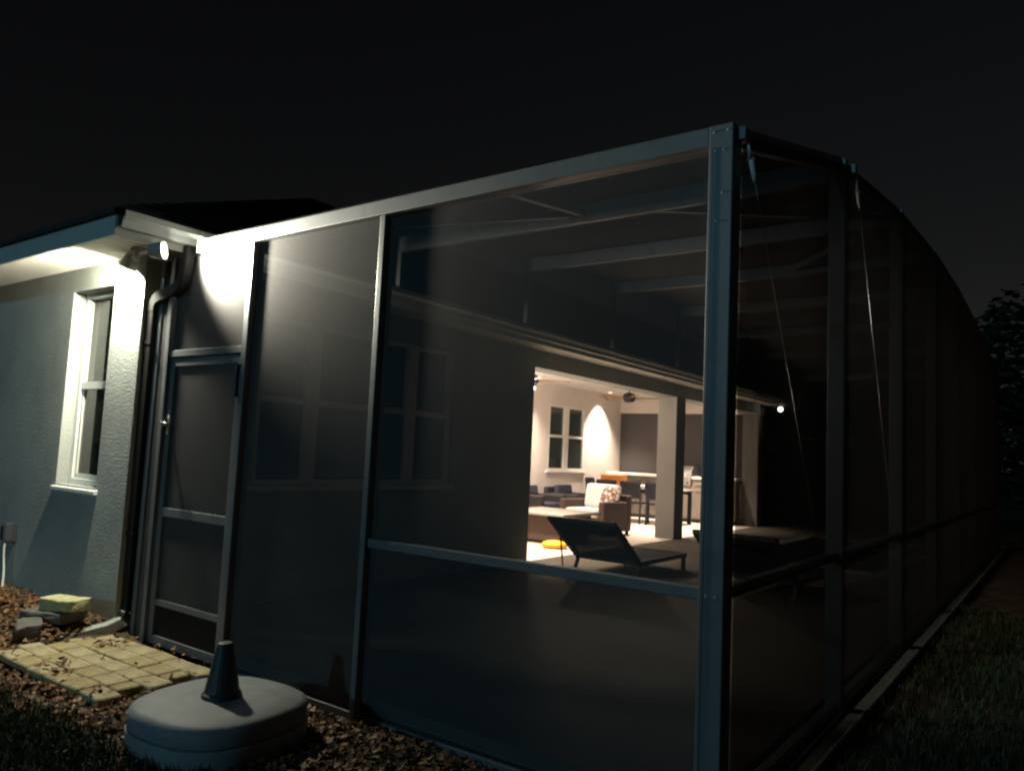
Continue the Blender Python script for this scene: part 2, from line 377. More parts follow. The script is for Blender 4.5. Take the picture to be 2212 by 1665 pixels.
def window_x(parent, y0, y1, z0, z1, x, units, rec, zmeet, face=1):
    """window in a wall whose face looks to +X; units = list of (y0,y1)"""
    fr = B(); fw = .045; xa = x-rec
    box(fr, (xa-.04, y0, z0), (xa+.03, y1, z0+fw)); box(fr, (xa-.04, y0, z1-fw), (xa+.03, y1, z1))
    prev = y0
    for a, b in units:
        box(fr, (xa-.04, prev, z0+fw), (xa+.03, a, z1-fw)); prev = b
    box(fr, (xa-.04, prev, z0+fw), (xa+.03, y1, z1-fw))
    w = obj('window', fr, 'trim', parent, bevel=.004)
    for a, b in units:
        bx('meeting_rail', (xa-.03, a, zmeet-.028), (xa+.022, b, zmeet+.028), 'trim', w)
        bx('pane', (xa-.012, a, z0+fw), (xa-.006, b, zmeet-.028), 'glass', w)
        bx('pane', (xa-.030, a, zmeet+.028), (xa-.024, b, z1-fw), 'glass', w)
    bx('sill', (xa-.0, y0-.05, z0-.055), (x+.035, y1+.05, z0-.002), 'trim', w, bev=.006)
    return w
window_x(house, ty0, ty1, tz0, tz1, 0, [(1.06, 1.55), (1.71, 2.90), (3.055, 3.57)], .06, 1.89)
window_x(house, by0, by1, bz0, bz1, -3.6, [(11.22, 11.83), (12.02, 12.67)], .03, 1.94)
# side window, deep reveal
def window_y():
    fr = B(); fw = .05; ya = WA+.13
    box(fr, (wx0, ya-.03, wz0), (wx1, ya+.04, wz0+fw)); box(fr, (wx0, ya-.03, wz1-fw), (wx1, ya+.04, wz1))
    box(fr, (wx0, ya-.03, wz0+fw), (wx0+fw, ya+.04, wz1-fw)); box(fr, (wx1-fw, ya-.03, wz0+fw), (wx1, ya+.04, wz1-fw))
    w = obj('window', fr, 'trim', house, bevel=.004)
    bx('meeting_rail', (wx0+fw, ya-.025, 1.875), (wx1-fw, ya+.03, 1.935), 'trim', w)
    bm = B()                                    # sash of the lower light
    for a, b in (((wx0+fw, wz0+fw), (wx0+fw+.035, 1.875)), ((wx1-fw-.035, wz0+fw), (wx1-fw, 1.875)), ((wx0+fw+.035, wz0+fw), (wx1-fw-.035, wz0+fw+.04))):
        box(bm, (a[0], ya-.012, a[1]), (b[0], ya+.02, b[1]))
    obj('sash', bm, 'trim', w)
    bx('pane', (wx0+fw, ya+.002, wz0+fw), (wx1-fw, ya+.006, 1.875), 'glass', w)
    bx('pane', (wx0+fw, ya+.022, 1.935), (wx1-fw, ya+.026, wz1-fw), 'glass', w)
    bm = B()
    pr = [(WA-.03, wz0-.05), (ya-.03, wz0-.05), (ya-.03, wz0-.002), (WA-.03, wz0-.018)]
    loft(bm, [[bm.verts.new((x, y, z)) for y, z in pr] for x in (wx0-.03, wx1+.03)]); obj('sill', bm, 'trim', w, bevel=.004)
    # raised stucco band round the opening
    bm = B()
window_y()
bx('shade', (-3.6, 14.56, 1.05), (-.36, 14.58, 2.67), 'shade', house, label='dark roller shade closing the end of the lanai')

# ------------------------------------------------------------------ downspout at the corner
ds = thing('downspout', 'dark bronze downspout with double elbow on the house corner', 'downspout', (.05, -.02, 0))
def rectpipe(bm, pts, w, dpt):
    rs = []
    pts = [Vector(p) for p in pts]
    for i, p in enumerate(pts):
        dd = (pts[min(i+1, len(pts)-1)]-pts[max(i-1, 0)]).normalized()
        a = Vector((0, 1, 0)); b = dd.cross(a).normalized()
        rs.append([bm.verts.new(p + a*sx*w/2 + b*sy*dpt/2) for sx, sy in ((-1,-1),(1,-1),(1,1),(-1,1))])
    loft(bm, rs)
def bez(p, n=8):
    p = [Vector(q) for q in p]; out = []
    for i in range(n+1):
        t = i/n; q = list(p)
        while len(q) > 1: q = [q[j].lerp(q[j+1], t) for j in range(len(q)-1)]
        out.append(q[0])
    return out
bm = B(); rectpipe(bm, [(0, 0, .16), (0, 0, 2.47)], .062, .085); obj('pipe', bm, 'bronze', ds, bevel=.008)
bm = B(); rectpipe(bm, bez([(.46, -.03, 2.93), (.47, -.03, 2.66), (.40, -.02, 2.60), (.26, -.01, 2.585)], 8) + bez([(.20, -.005, 2.575), (.06, 0, 2.57), (0, 0, 2.55), (0, 0, 2.45)], 7), .068, .09)
obj('elbow', bm, 'bronze', ds, smooth=False, bevel=.008)
bm = B()
pts = [Vector((0, -.01, .20)), Vector((-.0, -.03, .13)), Vector((-.03, -.12, .085)), Vector((-.11, -.36, .035)), Vector((-.17, -.52, .022))]
rs = []
for i, p in enumerate(pts):
    dd = (pts[min(i+1, 4)]-pts[max(i-1, 0)]).normalized(); a = dd.cross(Vector((0,0,1))).normalized() if abs(dd.z) < .8 else Vector((.95, -.3, 0)); b = a.cross(dd).normalized()
    w = (.045, .05, .055, .06, .07)[i]
    rs.append([bm.verts.new(p + a*sx*w + b*sy*.038) for sx, sy in ((-1,-1),(1,-1),(1,1),(-1,1))])
loft(bm, rs); obj('shoe', bm, 'shoe', ds, bevel=.006, label='pale outlet shoe at the foot of the downspout')
for z in (.75, 2.2):
    bx('strap', (-.05, -.036, z), (.05, .036, z+.03), 'bronze', ds)

# ------------------------------------------------------------------ floodlights
def spot(name, loc, tgt, power, col, ang, blend, rad, parent=None):
    l = bpy.data.lights.new(name, 'SPOT'); l.energy = power; l.color = col; l.spot_size = R(ang); l.spot_blend = blend; l.shadow_soft_size = rad
    o = bpy.data.objects.new(name, l); COL.objects.link(o)
    o.location = loc; o.rotation_euler = (Vector(tgt)-Vector(loc)).to_track_quat('-Z', 'Y').to_euler()
    return o
def flood(label, base, heads, ledm, col):
    base = Vector(base)
    f = thing('flood_light', label, 'flood light', base)
    bm = B(); lathe(bm, [(.052, 0), (.055, -.012), (.05, -.03), (.03, -.042)], (0,0,0), 20); obj('mount', bm, 'lampgrey', f, smooth=False, bevel=.003)
    bm = B(); lathe(bm, [(.018, -.04), (.022, -.05), (.022, -.085), (.012, -.1)], (0,-.01,0), 14); obj('motion_sensor', bm, 'lampgrey', f, smooth=True)
    for hp, tg, power, ang in heads:
        hp = Vector(hp); dirv = (Vector(tg)-hp).normalized(); loc = hp-base
        bm = B(); tube(bm, [(0,0,-.025), tuple(loc*.5+Vector((0,0,-.01))), tuple(loc-dirv*.05)], .012, 8); obj('arm', bm, 'lampgrey', f, smooth=True)
        bm = B(); rs = []
        for k, (rr, s) in enumerate(((.02, -.075), (.045, -.07), (.056, -.03), (.066, .03), (.062, .03), (.055, .012))):
            rs.append(ring(bm, loc+dirv*s, dirv, rr, 20))
        loft(bm, rs); h = obj('head', bm, 'lampgrey', f, smooth=False, bevel=0)
        bm = B(); loft(bm, [ring(bm, loc+dirv*.013, dirv, .054, 20), ring(bm, loc+dirv*.018, dirv, .050, 20)]); obj('lens', bm, ledm, h)
        spot('flood_beam', hp+dirv*.04, Vector(tg), power, col, ang, 1.0 if ang < 135 else .35, .06)
    return f
flood('grey twin head flood light burning under the near eave corner', (.11, -.21, SOF), [((-.10, -.17, SOF-.085), (-.50, -.29, SOF-.835), 420, 179), ((.60, -.31, SOF-.10), (1.25, .25, SOF-.02), 1700, 122)], 'led', (1.0, .97, .78))
flood('small flood light glowing at the far end of the eave', (.40, 14.9, SOF), [((.40, 14.8, SOF-.085), (1.2, 9.0, 1.2), 6, 160)], 'led_far', (1.0, .93, .75))

# ------------------------------------------------------------------ screen enclosure
en = thing('screen_enclosure', 'pale aluminium framed insect screen enclosure round the pool deck', 'screen enclosure', (0,0,0))
H = 2.935; XM, XD, XJ = 2.532, 1.251, .345; RAIL = .965; DH = 2.085
def post(x, y, z0, z1, wx=.055, wy=.10, name='post'):
    bm = B(); box(bm, (x-wx/2, y-wy/2, z0), (x+wx/2, y+wy/2, z1))
    # screen spline groove on the outer face
    return obj(name, bm, 'alu', en, bevel=.004)
YS = .0
post(.125, YS+.01, gz(.1,-.1)-.02, H-.09, .05, .05)
post(XJ-.025, YS, -.02, H-.09, .05, .09)
post(XD+.028, YS, -.02, H-.09, .055, .09)
post(XM, YS, -.03, H-.09, .04, .09)
cp = post(WX, YS, -.05, H, .105, .105)
bm = B(); box(bm, (WX-.035, YS-.0545, .2), (WX-.031, YS-.053, H-.1)); obj('groove', bm, 'black', cp)
def beam(name, a, b, w, h, upv=(0,0,1)):
    bm = B(); bar(bm, a, b, w, h, upv); return obj(name, bm, 'alu', en, bevel=.004)
beam('top_beam', (EX+.12, YS, H-.045), (WX-.054, YS, H-.045), .10, .088)
for a, b in ((XD+.058, XM-.022), (XM+.022, WX-.055)):
    if a > 2: beam('chair_rail', (a, YS, RAIL), (b, YS, RAIL), .05, .05)
    beam('bottom_rail', (a, YS+.01, .008), (b, YS+.01, .008), .05, .045)
beam('door_header', (XJ+.002, YS, DH+.03), (XD-.002, YS, DH+.03), .06, .05)
def panel(pts, name='screen_panel', parent=None, m='screen'):
    bm = B(); bm.faces.new([bm.verts.new(p) for p in pts]); return obj(name, bm, m, parent or en)
def wallpanel(x0, x1, z0, z1, y=YS): return panel([(x0,y,z0),(x1,y,z0),(x1,y,z1),(x0,y,z1)])
wallpanel(.15, XJ-.05, .02, H-.09); wallpanel(XJ, XD, DH+.055, H-.09)
for a, b in ((XD+.056, XM-.02), (XM+.02, WX-.053)):
    if a > 2: wallpanel(a, b, RAIL+.025, H-.09); wallpanel(a, b, .048, RAIL-.025)
    else: wallpanel(a, b, .048, H-.09)
# screw heads where the members are fixed
bm = B(); loft(bm, [ring(bm, (0, 0, 0), (0, -1, 0), .0055, 8), ring(bm, (0, -.003, 0), (0, -1, 0), .004, 8)]); sc0 = obj('screw', bm, 'shoe', en)
spots = [(WX-.03, H-.03), (WX+.03, H-.03), (WX-.025, H-.115), (WX+.012, H-.115), (WX-.02, RAIL+.0), (WX+.02, RAIL), (WX+.01, H-.30), (WX-.015, H-.42)]
for i, (x, z) in enumerate(spots):
    o = sc0 if i == 0 else sc0.copy()
    if i: COL.objects.link(o)
    o.location = (x, YS-.0525, z)
for x, z in ((XM-.01, H-.11), (XM+.012, H-.11), (XD+.03, H-.12)):
    o = sc0.copy(); COL.objects.link(o); o.location = (x, YS-(.045 if x > 2 else .045), z)
# door
bm = B(); dx0, dx1, dz0, dz1 = XJ+.006, XD-.006, .03, DH-.003
for a, b in (((dx0, dz0), (dx0+.06, dz1)), ((dx1-.06, dz0), (dx1, dz1)), ((dx0+.06, dz1-.06), (dx1-.06, dz1)), ((dx0+.06, dz0), (dx1-.06, dz0+.06)), ((dx0+.06, .93), (dx1-.06, .99))):
    box(bm, (a[0], YS-.018, a[1]), (b[0], YS+.018, b[1]))
door = obj('screen_door', bm, 'alu', en, bevel=.003)
bx('kick_plate', (dx0+.06, YS-.004, dz0+.06), (dx1-.06, YS+.004, .30), 'bronze', door)
bx('kick_rail', (dx0+.06, YS-.014, .30), (dx1-.06, YS+.014, .34), 'alu', door)
panel([(dx0+.06, YS, .34), (dx1-.06, YS, .34), (dx1-.06, YS, .93), (dx0+.06, YS, .93)], parent=door)
panel([(dx0+.06, YS, .99), (dx1-.06, YS, .99), (dx1-.06, YS, dz1-.06), (dx0+.06, YS, dz1-.06)], parent=door)
bm = B(); box(bm, (dx0+.012, YS-.026, 1.52), (dx0+.05, YS-.019, 1.66)); tube(bm, [(dx0+.03, YS-.02, 1.60), (dx0+.03, YS-.075, 1.60)], .010, 8); tube(bm, [(dx0+.03, YS-.072, 1.60), (dx0+.12, YS-.078, 1.595)], .011, 8)
obj('handle', bm, 'inox', door, smooth=True)
bm = B(); tube(bm, [(dx1-.01, YS-.045, 1.80), (dx1-.01, YS-.045, 2.0)], .022, 10); box(bm, (dx1-.03, YS-.05, 1.79), (dx1+.02, YS-.018, 1.81)); box(bm, (dx1-.03, YS-.05, 1.99), (dx1+.02, YS-.018, 2.01)); obj('door_closer', bm, 'black', door)
for z in (.3, 1.1): bx('hinge', (dx1-.012, YS-.03, z), (dx1+.012, YS-.018, z+.09), 'steel', door)
# mansard roof of the enclosure
RY = [0, 2.0, 4.1, 6.2, 8.4, 10.6, 12.8, 15.5]
RZ = [H-.05, 3.42, 3.70, 3.86, 3.92, 3.88, 3.78, 3.6]
XK = 2.05
for i, (y, z) in enumerate(zip(RY, RZ)):
    if i:
        beam('roof_beam', (EX+.12, y, z), (WX-.055, y, z), .05, .15)
        post(EX+.15, y, 3.02, z-.077, .05, .05, 'riser')
        post(WX, y, -.05, z+.07, .10, .055)
    if i < len(RY)-1:
        y2, z2 = RY[i+1], RZ[i+1]
        beam('purlin', (WX, y+.054, z+.03), (WX, y2-.03, z2+.03), .05, .09)
        panel([(EX+.12, y, z+.08), (WX, y, z+.08), (WX, y2, z2+.08), (EX+.12, y2, z2+.08)])
        panel([(EX+.12, y, 3.02), (EX+.12, y2, 3.02), (EX+.12, y2, z2+.08), (EX+.12, y, z+.08)])
        panel([(WX+.056, y+.055 if i == 0 else y, .05), (WX+.056, y2, .05), (WX+.056, y2, RAIL), (WX+.056, y+.055 if i == 0 else y, RAIL)])
        panel([(WX+.056, y+.055 if i == 0 else y, RAIL), (WX+.056, y2, RAIL), (WX+.056, y2, z2+.03), (WX+.056, y+.055 if i == 0 else y, z+.03)])
        beam('chair_rail', (WX, y+.055, RAIL), (WX, y2-.03, RAIL), .05, .05)
        beam('bottom_rail', (WX, y+.055, .07), (WX, y2-.03, .07), .05, .045)
PB = 2.62
beam('brace', (PB+.03, RY[1]-.03, RZ[1]), (3.35, .055, H-.05), .05, .05)
beam('brace', (PB-.03, RY[1]-.03, RZ[1]), (1.75, .055, H-.05), .05, .05)
beam('brace', (3.05, RY[1]+.03, RZ[1]), (WX-.06, RY[2]-.03, RZ[2]), .05, .05)
beam('brace', (3.05, RY[3]-.03, RZ[3]), (WX-.06, RY[2]+.03, RZ[2]), .05, .05)
def cable(p, q, s0=.10):
    p, q = Vector(p), Vector(q); dv = (q-p).normalized()
    bm = B(); tube(bm, [p, q], .0016, 6); c = obj('brace_cable', bm, 'steel', en, smooth=True)
    bm = B(); a = p+dv*s0
    tube(bm, [a-dv*.075, a-dv*.01], [.004, .011], 8); tube(bm, [a, a+dv*.012, a+dv*.075, a+dv*.11], [.004, .012, .011, .004], 8)
    s = Vector((1, 0, 0))*.016
    tube(bm, [a-dv*.01, a+s*1.0, a+dv*.012], .0045, 6); tube(bm, [a-dv*.01, a-s*1.0, a+dv*.012], .0045, 6)
    obj('turnbuckle', bm, 'galv', c, smooth=True)
    bm = B(); box(bm, (p.x-.03, p.y-.03, p.z-.02), (p.x+.004, p.y+.03, p.z+.035)); obj('cable_bracket', bm, 'alu', c)
cable((WX+.082, .03, H-.04), (WX+.082, 1.95, .10))
cable((WX+.082, 2.10, RZ[1]+.02), (WX+.082, 4.0, .10), .14)

# ------------------------------------------------------------------ paver pad by the door
pad = bx('paver_path', (.03, -.87, -.03), (1.33, -.058, .012), 'soil', kind='structure')
shared = []
for k in range(5):
    bm = B(); box(bm, (-.108, -.072, 0), (.108, .072, .045))
    for v in bm.verts: v.co += Vector([random.uniform(-.004, .004) for _ in range(3)])
    bmesh.ops.bevel(bm, geom=bm.edges[:], offset=.008, segments=1, affect='EDGES')
    me = bpy.data.meshes.new('brick'); bmesh.ops.recalc_face_normals(bm, faces=bm.faces); bm.to_mesh(me); bm.free(); me.materials.append(MT['paver' if k % 2 else 'paver2']); shared.append(me)
half = []
for k in range(2):
    bm = B(); box(bm, (-.052, -.072, 0), (.052, .072, .045)); bmesh.ops.bevel(bm, geom=bm.edges[:], offset=.008, segments=1, affect='EDGES')
    me = bpy.data.meshes.new('brick'); bmesh.ops.recalc_face_normals(bm, faces=bm.faces); bm.to_mesh(me); bm.free(); me.materials.append(MT['paver' if k else 'paver2']); half.append(me)
rows = 0; y = -.80
PADTOP = .055
while y < -.06:
    x = .12 if rows % 2 == 0 else .04
    while x < 1.36:
        hf = (rows % 2 and (x < .1 or x > 1.27)); w = .104 if hf else .216
        o = bpy.data.objects.new('brick', random.choice(half if hf else shared)); COL.objects.link(o); o.parent = pad
        o.location = (x+w/2-.06, y, .008+random.uniform(-.004, .005)); o.rotation_euler = (random.uniform(-.02, .02), random.uniform(-.02, .02), random.uniform(-.012, .012))
        x += w+.010
    y += .152; rows += 1

# ------------------------------------------------------------------ umbrella base
ub = thing('umbrella_base', 'big grey rounded resin umbrella base with dark cone sleeve on the mulch', 'umbrella base', (2.26, -.68, .0), R(6))
def sq(bm, hx, z, n=72, e=2.6):
    out = []
    for i in range(n):
        a = 2*math.pi*i/n; c, s = math.cos(a), math.sin(a); r = (abs(c)**e+abs(s)**e)**(-1/e)
        out.append(bm.verts.new((hx*r*c, hx*r*s, z)))
    return out
bm = B(); loft(bm, [sq(bm, .385, -.03), sq(bm, .393, .0), sq(bm, .397, .05), sq(bm, .40, .094), sq(bm, .398, .099), sq(bm, .39, .1005)]); obj('lower_shell', bm, 'resin', ub, smooth=True)
bm = B(); loft(bm, [sq(bm, .388, .101), sq(bm, .394, .112), sq(bm, .394, .165), sq(bm, .385, .188), sq(bm, .36, .202), sq(bm, .25, .212), sq(bm, .12, .215)]); obj('upper_shell', bm, 'resin', ub, smooth=True)
bm = B(); lathe(bm, [(.098, .213), (.097, .232), (.086, .240), (.041, .465), (.038, .475), (.030, .48)], (0,0,0), 24); obj('cone_sleeve', bm, 'resin_dark', ub, smooth=False, bevel=.002)
bm = B(); lathe(bm, [(.026, .213), (.026, .222), (.02, .226)], (-.26, .2, -.002), 14); obj('filler_cap', bm, 'resin_dark', ub)

# ------------------------------------------------------------------ small things by the side wall
ob = thing('outlet_box', 'dark weatherproof outlet box with clear bubble cover on the side wall', 'outlet box', (-1.86, WA, .60))
bx('back_plate', (-.055, -.022, -.085), (.055, 0, .085), 'outlet', ob, bev=.006)
bm = B(); rs = []
for k, (s, yy) in enumerate(((1, -.023), (1, -.06), (.9, -.085), (.6, -.098))):
    rs.append([bm.verts.new((.055*s*cx, yy, .085*s*cz)) for cx, cz in ((-1,-.9),(-.8,-1),(.8,-1),(1,-.9),(1,.9),(.8,1),(-.8,1),(-1,.9))])
loft(bm, rs); obj('bubble_cover', bm, 'outlet', ob, bevel=.004)
bm = B(); tube(bm, bez([(-1.84, WA-.07, .53), (-1.83, WA-.09, .42), (-1.86, WA-.05, .34), (-1.83, WA-.06, .26), (-1.78, WA-.07, .14), (-1.76, WA-.10, .07)], 14), .009, 8)
tag(obj('power_cord', bm, 'cord', smooth=True), 'white power cord hanging from the outlet box to the ground', 'cord')
def blockshape(sx, sy, sz, m, name, loc, rot, label, cat, jit=.006, bev=.01, group=None):
    bm = B(); box(bm, (-sx/2, -sy/2, 0), (sx/2, sy/2, sz)); bmesh.ops.subdivide_edges(bm, edges=bm.edges[:], cuts=2, use_grid_fill=True)
    for v in bm.verts: v.co += Vector([random.uniform(-jit, jit) for _ in range(3)])
    o = obj(name, bm, m, bevel=bev); o.location = loc; o.rotation_euler = rot; tag(o, label, cat, group); return o
blockshape(.46, .22, .07, 'stone', 'flat_stone', (-.34, -.36, gz(-.34, -.36)+.0), (R(2), R(-3), R(12)), 'flat dark stone slab lying in leaves under the yellowish block', 'stone')
blockshape(.40, .16, .085, 'block', 'concrete_block', (-.22, -.34, gz(-.3, -.34)+.085), (R(3), R(-4), R(6)), 'yellowish concrete block lying on the dark stone by the side wall', 'block')
blockshape(.24, .15, .09, 'stone', 'dark_stone', (-.20, -.58, gz(-.2, -.58)-.01), (R(0), R(4), R(-20)), 'squat black stone beside the downspout shoe', 'stone', .012)

# ------------------------------------------------------------------ litter, mulch chips and grass
def inpad(x, y): return .02 < x < 1.36 and -.88 < y < -.05
def scatter_leaves(n, xr, yr, zf, dens, size=(.03, .075)):
    Vv, Ff, rn = [], [], []
    c = 0
    while c < n:
        x = random.uniform(*xr); y = random.uniform(*yr)
        if random.random() > dens(x, y): continue
        if math.hypot(x-2.26, y+.68) < .40: continue
        s = random.uniform(*size); w = s*random.uniform(.35, .6); a = random.uniform(0, 6.28); tl = random.gauss(0, .35); rl = random.gauss(0, .35); cu = random.uniform(-.25, .5)*s
        M = Matrix.Translation((x, y, zf(x, y)+random.uniform(.004, .03))) @ Matrix.Rotation(a, 4, 'Z') @ Matrix.Rotation(tl, 4, 'X') @ Matrix.Rotation(rl, 4, 'Y')
        b = len(Vv)
        for p in ((-s/2, 0, cu*.5), (-s*.12, -w/2, 0), (s*.18, -w*.42, 0), (s/2, 0, cu*.5), (s*.18, w*.42, 0), (-s*.12, w/2, 0), (0, 0, -abs(cu)*.3)):
            Vv.append(tuple(M @ Vector(p)))
        Ff += [(b, b+1, b+6), (b+1, b+2, b+6), (b+2, b+3, b+6), (b+3, b+4, b+6), (b+4, b+5, b+6), (b+5, b, b+6)]; r = random.random(); rn += [r]*6; c += 1
    return Vv, Ff, rn
def dens(x, y):
    if inpad(x, y):
        e = min(x-.02, 1.36-x, y+.88, -.05-y); return .35 if math.hypot(x-.33, y+.27) < .13 else (.018 if e > .08 else .10)
    if y > -.08: return 0 if x > -.1 else 0
    v = sm(-1.25, -.85, y)
    if x < 0: v = max(v, sm(-1.6, -1.0, y))
    v *= .35+.65*(.5+.5*math.sin(x*3.1+y*2.2)*math.cos(x*1.3-y*4.1))
    return max(v, .03)
zl = lambda x, y: PADTOP-.004 if inpad(x, y) else gz(x, y)
a = scatter_leaves(9000, (-4, 5.6), (-2.6, -.06), zl, dens)
o = meshobj('fallen_leaves', *a[:2], 'leaf', a[2], kind='stuff'); o['label'] = 'dry brown fallen leaves littering the mulch bed'; o['category'] = 'leaves'
def chips(n):
    Vv, Ff, rn = [], [], []
    for _ in range(n):
        x = random.uniform(-4, 5.6); y = -.06-abs(random.gauss(0, .55))
        if inpad(x, y) or math.hypot(x-2.26, y+.68) < .40: continue
        s = random.uniform(.02, .06); w = random.uniform(.006, .014); M = Matrix.Translation((x, y, gz(x, y)+random.uniform(.002, .014))) @ Matrix.Rotation(random.uniform(0, 6.28), 4, 'Z') @ Matrix.Rotation(random.gauss(0, .3), 4, 'Y')
        b = len(Vv)
        for p in ((-s/2,-w,0),(s/2,-w,0),(s/2,w,0),(-s/2,w,0),(-s/2,0,w*.9),(s/2,0,w*.9)): Vv.append(tuple(M @ Vector(p)))
        Ff += [(b,b+1,b+5,b+4),(b+2,b+3,b+4,b+5),(b,b+4,b+3),(b+1,b+2,b+5)]; rn += [random.random()]*4
    return Vv, Ff, rn
a = chips(9000); o = meshobj('mulch_chips', *a[:2], 'mulch', a[2], kind='stuff'); o['label'] = 'dark bark mulch chips over the bed'; o['category'] = 'mulch'
def blades(n, xr, yr, keep):
    Vv, Ff, rn = [], [], []
    while len(Ff) < n:
        x = random.uniform(*xr); y = random.uniform(*yr)
        if random.random() > keep(x, y): continue
        z = gz(x, y); h = random.uniform(.03, .085); a = random.uniform(0, 6.28); w = random.uniform(.0025, .005); l = random.uniform(.0, .06); b_ = random.uniform(0, 6.28)
        dx, dy = math.cos(a)*w, math.sin(a)*w; ex, ey = math.cos(b_)*l, math.sin(b_)*l; b = len(Vv)
        Vv += [(x-dx, y-dy, z-.005), (x+dx, y+dy, z-.005), (x+ex*.4+dx*.7, y+ey*.4+dy*.7, z+h*.6), (x+ex*.4-dx*.7, y+ey*.4-dy*.7, z+h*.6), (x+ex, y+ey, z+h)]
        r = random.random(); Ff += [(b, b+1, b+2, b+3), (b+3, b+2, b+4)]; rn += [r, r]
    return Vv, Ff, rn
def kp(x, y):
    if x > WX+.2: return .8*(.4+.6*abs(math.sin(x*2.1)*math.cos(y*1.7)))
    return sm(-.95, -1.3, y)*(.3+.7*abs(math.sin(x*2.7+.4)*math.cos(y*2.3)))
A1 = blades(60000, (0, 3.2), (-2.4, -.9), kp); A2 = blades(50000, (WX+.18, 7.2), (-1.6, 7), kp)
nb = len(A1[0])
o = meshobj('grass', A1[0]+A2[0], A1[1]+[tuple(i+nb for i in f) for f in A2[1]], 'grass', A1[2]+A2[2], kind='stuff'); o['label'] = 'dark thin lawn grass round the enclosure'; o['category'] = 'grass'

# ------------------------------------------------------------------ loungers
def chaise(label, loc, grp):
    t = thing('chaise_lounge', label, 'chaise lounge', loc, 0, grp); w = .415; s = .19
    bm = B()
    for sx in (-1, 1): bar(bm, (sx*w, 0, s), (sx*w, 1.36, s), .045, .055)
    bar(bm, (-w, 1.36, s), (w, 1.36, s), .05, .055); bar(bm, (-w, .0, s), (w, 0, s), .04, .04)
    obj('seat_frame', bm, 'darkmetal', t, bevel=.004)
    bx('seat_sling', (-w+.023, .02, s+.008), (w-.023, 1.34, s+.016), 'sling', t)
    top = Vector((0, -.64, .675)); b0 = Vector((0, -.0, s+.02)); X = Vector((w, 0, 0))
    bm = B()
    for sx in (-1, 1): bar(bm, b0+X*sx, top+X*sx, .06, .05, (0,1,0))
    bar(bm, top-X*1.06, top+X*1.06, .06, .05); bar(bm, b0-X, b0+X, .045, .04)
    obj('back_frame', bm, 'darkmetal', t, bevel=.004)
    bm = B(); n = Vector((0, .64-s, .64)).normalized()*.004; q = [b0-X*.93, b0+X*.93, top+X*.93, top-X*.93]
    loft(bm, [[bm.verts.new(v+n) for v in q], [bm.verts.new(v-n) for v in q]]); obj('back_sling', bm, 'sling_mesh', t)
    bm = B(); dv = (b0-top).normalized(); c = top+dv*.10; nn = dv.cross(Vector((1,0,0))).normalized()
    rs = [ring(bm, c+Vector((x, 0, 0)), (1,0,0), .085*f, 12, .04*f, ref=nn) for x, f in ((-.36, .4), (-.34, .85), (-.28, 1), (.28, 1), (.34, .85), (.36, .4))]
    loft(bm, rs); obj('head_pillow', bm, 'sling', t, smooth=True)
    for sx in (-1, 1):
        bm = B(); bar(bm, (sx*w, -.06, 0), (sx*w, .04, s), .035, .035, (1,0,0)); obj('leg', bm, 'darkmetal', t)
        bm = B(); bar(bm, (sx*w, 1.30, 0), (sx*w, 1.30, s-.02), .035, .05, (1,0,0)); obj('leg', bm, 'darkmetal', t)
        bm = B(); tube(bm, [(sx*(w-.0), -.40, .46), (sx*w, -.30, .0)], .010, 6); obj('back_prop', bm, 'darkmetal', t)
    return t
G = 'low chaise lounges on the pool deck'
c1 = chaise('low dark sling chaise lounge with raised back nearest the house', (1.27, 5.12, DECK), G)
dup(c1, (3.02, 5.25, DECK), R(-3), 'low dark sling chaise lounge partly hidden behind the thick corner post', G)

# ------------------------------------------------------------------ lanai furniture
def rbox(name, a, b, m, parent, r=.04):
    bm = B(); box(bm, a, b); o = obj(name, bm, m, parent, bevel=0); md = o.modifiers.new('bevel', 'BEVEL'); md.width = r; md.segments = 4
    for p in o.data.polygons: p.use_smooth = False
    return o
F0 = DECK+.006
ct = thing('coffee_table', 'square brown wicker coffee table with pale slab top', 'coffee table', (-1.15, 7.62, F0))
rbox('base', (-.48, -.48, .04), (.48, .48, .44), 'wicker', ct, .02); rbox('table_top', (-.60, -.60, .445), (.60, .60, .49), 'tabletop', ct, .012)
for sx in (-1, 1):
    for sy in (-1, 1): bx('foot', (sx*.44-.03, sy*.44-.03, 0), (sx*.44+.03, sy*.44+.03, .042), 'darkmetal', ct)
def club(label, loc, rz, wk, cu, grp, w=.92, dpt=.86, back=True):
    t = thing('armchair', label, 'armchair', loc, rz, grp)
    h = w/2
    rbox('base', (-h+.14, -dpt/2+.02, .08), (h-.14, dpt/2-.1, .30), wk, t, .015)
    for sx in (-1, 1):
        rbox('arm', (sx*h-.07-.07*sx, -dpt/2, .06), (sx*h+.07-.07*sx, dpt/2-.12, .60), wk, t, .03)
    rbox('backrest', (-h, dpt/2-.118, .06), (h, dpt/2, .72), wk, t, .03)
    rbox('seat_cushion', (-h+.145, -dpt/2-.02, .302), (h-.145, dpt/2-.125, .45), cu, t, .05)
    o = rbox('back_cushion', (-h+.15, -.09, -.22), (h-.15, .09, .24), cu, t, .07); o.location = (0, dpt/2-.22, .66); o.rotation_euler = (R(-10), 0, 0)
    for sx in (-1, 1):
        for sy in (-dpt/2+.05, dpt/2-.06): bx('leg', (sx*(h-.06)-.025, sy-.025, 0), (sx*(h-.06)+.025, sy+.025, .062), 'darkmetal', t)
    return t
club('brown wicker armchair with thick white cushions near the first column', (-1.42, 9.55, F0), R(-8), 'wicker', 'cushion', 'lanai armchairs', 1.05)
dk = club('dark wicker armchair with charcoal cushions beside the wall edge', (-3.0, 9.9, F0), R(90), 'wicker_dark', 'cushion_grey', 'lanai armchairs')
